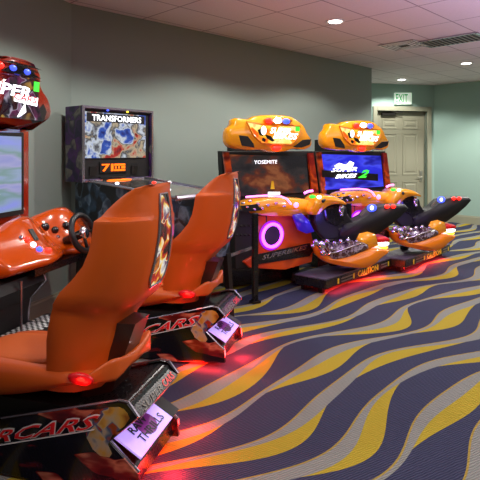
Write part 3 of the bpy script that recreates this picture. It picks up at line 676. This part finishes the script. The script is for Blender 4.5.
for x,y,m_ in ((235,75,'e_red'),(277,74,'e_white'),(318,78,'e_blue')):
    MB().ell(z5([(x,y)],.345)[0],(.05,.02,.032),(BB,BN,UP)).build('beacon',m_,mq,smooth=True)
MB().prism(z5([(362,100),(382,100),(382,126),(362,126)],.313), BN*.003).build('green_tag','e_green',mq)
for (a,b_) in (((240,128),(340,132)),((255,152),(375,158))):
    q0,q1 = z5([a],.314)[0],z5([b_],.314)[0]
    text('SUPER' if a[0]==240 else 'BIKES','lettering','e_soft',mq,q0-UP*.02,(q1-q0),UP,h=.07,w=(q1-q0).length,bold=.03,shear=.3,depth=0)
mb = MB()      # black rider silhouette strokes on the art
for pl in ([(180,120),(200,110),(215,125),(205,150),(190,145)],[(215,140),(245,150),(262,172),(250,176),(225,160)],[(205,155),(220,165),(215,178),(200,170)]): mb.prism(z5(pl,.312),BN*.003)
mb.build('printed_rider','black_ink',mq)
MB().ell(z5([(210,122)],.316)[0],(.035,.004,.05),(BB,BN,UP)).build('printed_helmet','e_soft',mq)
# dash
dz1 = MB(); puff(dz1, smooth_outline([X(x,y,.04) for x,y in ((236,198),(262,195),(290,196),(304,200),(312,204),(306,211),(285,213),(262,214),(238,212),(232,206))],1), BN*.36, .15); da = dz1.build('dashboard','yellow',bike,smooth=True)
MB().tube([X(x,y,.42) for x,y in ((246,197),(258,196),(270,195.5),(281,196.5),(287,199),(291,204))],.011,n=6).build('neon_arc','e_pink',da)
for x,y in ((243,203),(250,201),(258,204),(254,209),(262,208),(268,205),(276,203),(247,207),(284,206)): MB().ell(X(x,y,.42),(.024,.02,.014),(BB,BN,UP)).build('chrome_detail','chrome',da,smooth=True)
MB().prism([X(x,y,.405) for x,y in ((240,206),(256,204),(262,210),(244,212))], BN*.012).build('dark_inset','matte',da)
MB().ell(X(296,205,.40),(.03,.03,.03),(BB,BN,UP)).build('pale_lamp','e_pink',da,smooth=True)
MB().prism([X(x,y,.05) for x,y in ((222,206),(255,210),(254,262),(224,264))], BN*.28).build('control_box','matte',bike,bevel=.01)
for i in range(2):
    for j in range(4): MB().ell(X(237+j*4.2,226+i*9,.335),(.012,.008,.012),(BB,BN,UP)).build('vent_hole','darkmetal',bike,smooth=True)
q0,q1 = X(221,260,.345),X(251,249.5,.345)
MB().prism([q0,q1,q1+UP*.035,q0+UP*.035], BN*.01).build('name_strip','silver',bike)
# ring panel
RP = Frame(X(255,260,.35), (BB*.55+A45*.45)); rp = MB().prism([RP.px(x,y) for x,y in ((257,216),(308,214),(314,246),(312,262),(285,270),(250,268),(244,262),(256,254))], -RP.N*.05).build('ring_panel','ringpanel',bike,bevel=.01)
rc = RP.px(272.5,235.5,.02); n=28
MB().tube([rc+(RP.A*1.08*math.cos(2*math.pi*k/n)+UP*math.sin(2*math.pi*k/n))*.125 for k in range(n)],.017,n=8,closed=True).build('ring_light','e_violet',rp,smooth=True)
MB().prism([rc-RP.N*.015+(RP.A*1.08*math.cos(2*math.pi*k/n)+UP*math.sin(2*math.pi*k/n))*.165 for k in range(n)], RP.N*.005).build('ring_halo','e_violetrim',rp)
MB().prism([rc-RP.N*.008+(RP.A*1.08*math.cos(2*math.pi*k/n)+UP*math.sin(2*math.pi*k/n))*.105 for k in range(n)], RP.N*.004).build('speaker_cone','matte',rp)
MB().prism([RP.px(x,y,.004) for x,y in ((258,254),(309,243),(314,248),(309,256),(258,264))], RP.N*.012).build('name_strip','black',rp)
q0,q1 = RP.px(262,260,.02),RP.px(307,249,.02)
text('SUPERBIKES','lettering','silver',rp,q0,q1-q0,UP,h=.05,w=(q1-q0).length,shear=.3,bold=.02)
MB().box((*(X(255,255,.5).xy),.0+.47),(.06,.05,.94),(BB,BN,UP)).build('support_leg','black',bike,bevel=.006)
MB().box((*(X(255,255,.5).xy),.012),(.09,.09,.024),(BB,BN,UP)).build('leg_foot','darkmetal',bike)
# platform
z_b, z_t = .075, .185
pc = [at(x,y,(EYE-z_b)*F/(y-HZ)) for x,y in ((295,283.5),(326,289.5),(391,266))]
far = pc[2]+(pc[0]-pc[1])*1.0; pfp = [pc[0],pc[1],pc[2],far]
ins = (pfp[3]-pfp[0]).normalized()
plat = MB().prism(pfp+[], (0,0,z_t-z_b-.012)).build('platform','black',bike,bevel=.006)
MB().prism([p+UP*(z_t-z_b-.0115) for p in pfp], (0,0,.012)).build('deck','deck',plat)
fdir = (pc[2]-pc[1]).normalized(); fn = Vector((fdir.y,-fdir.x,0)); FL = (pc[2]-pc[1]).length
text('CAUTION','lettering','yelink',plat,pc[1]+fdir*FL*.44+UP*.012,fdir,UP,h=.072,w=FL*.32,bold=.03,depth=.004)
for a,b_ in ((.2,.36),(.82,.93)):
    for k in range(2): MB().prism([pc[1]+fdir*FL*q+UP*zz+fn*.003 for q,zz in ((a,.02+.035*k),(b_,.02+.035*k),(b_,.035+.035*k),(a,.035+.035*k))], fn*.002).build('small_print','greyink',plat)
for a in (.16,.38,.76,.95): MB().box(pc[1]+fdir*FL*a+UP*.045+fn*.003,(.03,.004,.06),(fdir,fn,UP)).build('warning_mark','yelink',plat)
MB().tube([pc[1]+fdir*FL*.08-fn*.08+UP*-.02,pc[1]+fdir*FL*.95-fn*.08+UP*-.02],.012,n=6).build('underglow_tube','e_redtube',plat)
for a in (.06,.94):
    for s_ in (.12,.36): MB().box(pc[1]+fdir*FL*a-fn*s_+Vector((0,0,-.0375)),(.05,.05,.075),(fdir,fn,UP)).build('foot','darkmetal',plat)
# base beam joining the platform to the tower
j0 = Vector((.5,6.0,0)); MB().prism([Vector(q) for q in ((.62,6.0,.03),(.9,5.85,.03),(1.15,6.1,.03),(.85,6.3,.03))], (0,0,.1)).build('base_beam','matte',bike)
# the motorbike itself
KF = Frame((.77,5.75), (.985,.17)); KN = KF.N
def k5(pts, d, ox=300, oy=210, s=4.8): return [KF.px(ox+x/s, oy+y/s, d) for x,y in pts]
def slab(name, m, pts, w, parent, ox=300, oy=210, s=4.8, off=0, inset=.14, sm=1):
    base_ = smooth_outline(k5(pts, off-w/2, ox, oy, s), sm); mb = MB(); puff(mb, base_, KN*w, inset); return mb.build(name, m, parent, smooth=True)
fa = slab('fairing','amber2',[(48,150),(70,185),(100,215),(160,200),(240,175),(310,155),(380,165),(385,178),(345,205),(325,228),(280,254),(200,252),(130,240),(80,228),(50,200),(42,170)],.34,bike)
slab('tail_fairing','yellow',[(225,125),(240,95),(280,86),(318,98),(322,118),(330,150),(280,170),(215,175)],.28,fa,inset=.06,sm=0)
slab('engine','engine',[(58,150),(90,138),(140,140),(190,128),(225,118),(300,150),(240,180),(170,205),(105,215),(70,188)],.35,bike)
for x,y,r in ((75,155,.035),(105,170,.05),(130,150,.03),(165,160,.03),(195,150,.028),(230,145,.03),(270,150,.022),(110,205,.035),(150,185,.028),(60,172,.022)):
    MB().ell(k5([(x,y)],.185)[0],(r,.03,r),(KF.A,KN,UP)).build('chrome_part','chrome',bike,smooth=True)
MB().tube(k5([(120,215),(180,200),(240,178),(300,158)],.19),.012,n=6).build('exhaust_pipe','chrome',bike,smooth=True)
slab('tail_light','redink',[(312,118),(345,112),(388,116),(392,138),(318,142)],.24,fa,inset=.1)
slab('tail_light','e_soft',[(320,138),(388,134),(384,156),(330,158)],.24,fa,inset=.1)
slab('tail_light','e_yel',[(345,158),(384,156),(372,172),(350,172)],.24,fa,inset=.1)
# seat and tail (second crop frame: origin 300,170)
sd = dict(ox=300, oy=170)
seat = slab('seat','satin',[(170,250),(235,232),(275,210),(320,168),(360,160),(468,158),(480,172),(450,205),(400,248),(340,290),(260,330),(190,340),(150,300)],.24,bike,inset=.06,sm=0,**sd)
for x in (418,448): MB().ell(k5([(x,175)],.125,300,170)[0],(.028,.02,.022),(KF.A,KN,UP)).build('brake_light','e_red',seat,smooth=True)
MB().ell(k5([(345,182)],.125,300,170)[0],(.06,.012,.045),(KF.A,KN,UP)).build('round_badge','e_blue',seat,smooth=True)
MB().ell(k5([(345,182)],.136,300,170)[0],(.022,.008,.025),(KF.A,KN,UP)).build('badge_mark','e_soft',seat,smooth=True)
MB().prism(k5([(285,215),(318,185),(325,190),(292,222)],.12,300,170), KN*.006).build('seat_flash','greyink',seat)
def plate(name, m, pts, w, parent, off=0, bev=.02):
    return MB().prism([p for p in k5(pts, off-w/2, 300, 170)], KN*w).build(name, m, parent, bevel=bev)
tank = plate('fuel_tank','satin',[(50,178),(92,150),(135,146),(170,158),(200,172),(205,205),(225,232),(238,262),(205,300),(150,322),(95,325),(62,285),(45,235)],.16,bike)
plate('knee_pad','black',[(85,175),(140,162),(175,180),(185,230),(150,262),(95,235)],.21,tank)
plate('lower_cowl','satin',[(150,270),(215,240),(262,245),(300,280),(262,322),(180,330)],.20,tank)
MB().ell(k5([(198,190)],.11,300,170)[0],(.035,.03,.06),(KF.A,KN,UP)).build('tank_cap','chrome',tank,smooth=True)
MB().ell(k5([(200,215)],.12,300,170)[0],(.02,.02,.02),(KF.A,KN,UP)).build('knee_bolt','chrome',tank,smooth=True)
fr_ = slab('front_fairing','yellow',[(-5,160),(20,118),(60,105),(110,110),(150,128),(175,150),(120,140),(70,152),(40,180),(20,200),(-10,195)],.46,bike,**sd)
MB().tube(k5([(20,112),(40,102),(62,100)],.22,300,170),.014,n=6).build('neon_arc','e_pink',fr_)
MB().ell(k5([(60,128)],.225,300,170)[0],(.04,.014,.02),(KF.A,KN,UP)).build('green_gauge','e_green',fr_,smooth=True)
MB().ell(k5([(92,130)],.23,300,170)[0],(.03,.014,.02),(KF.A,KN,UP)).build('pale_lamp','e_soft',fr_,smooth=True)
MB().tube([*k5([(110,150)],.33,300,170),*k5([(120,140)],.15,300,170),*k5([(120,140)],-.15,300,170),*k5([(110,150)],-.33,300,170)],.018,n=8).build('handlebar','rubber',bike,smooth=True)
bl = mat('blue_lit_plastic',(30,20,120),.3,coat=.5,emit=(50,20,200),es=.5); M['bluelit'] = bl
slab('blue_glow_fairing','bluelit',[(-45,210),(0,205),(30,235),(58,290),(20,300),(-15,285)],.10,bike,off=.10,inset=.04,sm=0,**sd)
slab('mount','matte',[(190,225),(290,235),(285,262),(200,262)],.2,bike,off=-.1)
MB().tube([KF.p(.45,.19,-.36),KF.p(.5,.62,-.12)],.06,n=12).build('pivot_column','matte',bike)
bike2 = copy_tree(bike, None, DB)
bike2['label'] = 'amber motorbike racing game nearest the door with a bright blue title screen'
# give the far machine its own picture
scr2 = [o for o in bpy.data.objects if o.parent and o.parent.parent == bike2]
for o in scr2:
    n_ = o.name.split('.')[0]
    if n_ == 'screen':
        o.data = o.data.copy(); o.data.materials[0] = M['bluescreen']; scp = o.parent
for o in list(scr2):
    n_ = o.name.split('.')[0]
    if o.parent == scp and n_ in ('lettering','screen_rider','screen_caption'): bpy.data.objects.remove(o)
BF2 = Frame((BF.O+DB).xy, BB); b0 = scp['_b']; scp['_b'] = tuple(Vector(b0)+DB)
q0,q1 = BF2.px(331,172,.05),BF2.px(357,171,.05); text('SUPER','lettering','e_soft',scp,q0,q1-q0,UP,h=.055,w=(q1-q0).length,bold=.02,shear=.4)
q0,q1 = BF2.px(335,178.5,.05),BF2.px(357,177.5,.05); text('BIKES','lettering','e_soft',scp,q0,q1-q0,UP,h=.055,w=(q1-q0).length,bold=.02,shear=.4)
q0,q1 = BF2.px(358,178,.05),BF2.px(369,177.5,.05); text('2','lettering','e_green',scp,q0,q1-q0,UP,h=.11,w=(q1-q0).length,bold=.04,shear=.5)
mb = MB()
for pl in ([(334,166),(339,163),(346,165),(350,161),(354,163),(352,168),(340,169)],): mb.prism([BF2.px(x,y,.045) for x,y in pl], BN*.003)
mb.build('screen_emblem','e_soft',scp, base=scp['_b'])
MB().prism([BF2.px(x,y,.035) for x,y in ((322,170),(378,174),(378,181),(322,177))], BN*.003).build('dark_band','black_ink',scp, base=scp['_b'])
for off in (Vector(), DB):
    l = light('underglow', 'AREA', pc[1]+fdir*FL*.45-fn*.0+Vector((0,0,-.015))+off, 5.5, (1.0,.03,.04), rot=(0,0,0), shape='RECTANGLE', size=FL*.75, size_y=.06)
    l.rotation_euler = (math.radians(0),0,math.atan2(fdir.y,fdir.x))
    light('underglow', 'POINT', pc[1]+fdir*FL*.62+fn*.05-UP*.03+off, 1.2, (1.0,.12,.03), shadow_soft_size=.05)
    light('ring_glow', 'POINT', rc+RP.N*.15+off, 1.2, (.6,.15,1.0), shadow_soft_size=.1)
    light('blue_glow', 'POINT', KF.p(.12,.85,.22)+off, 1.6, (.15,.1,1.0), shadow_soft_size=.04)
    light('violet_glow', 'POINT', KF.p(.35,.62,.40)+off, .5, (.45,.2,1.0), shadow_soft_size=.05)
for o in bpy.data.objects:
    if '_b' in o: del o['_b']
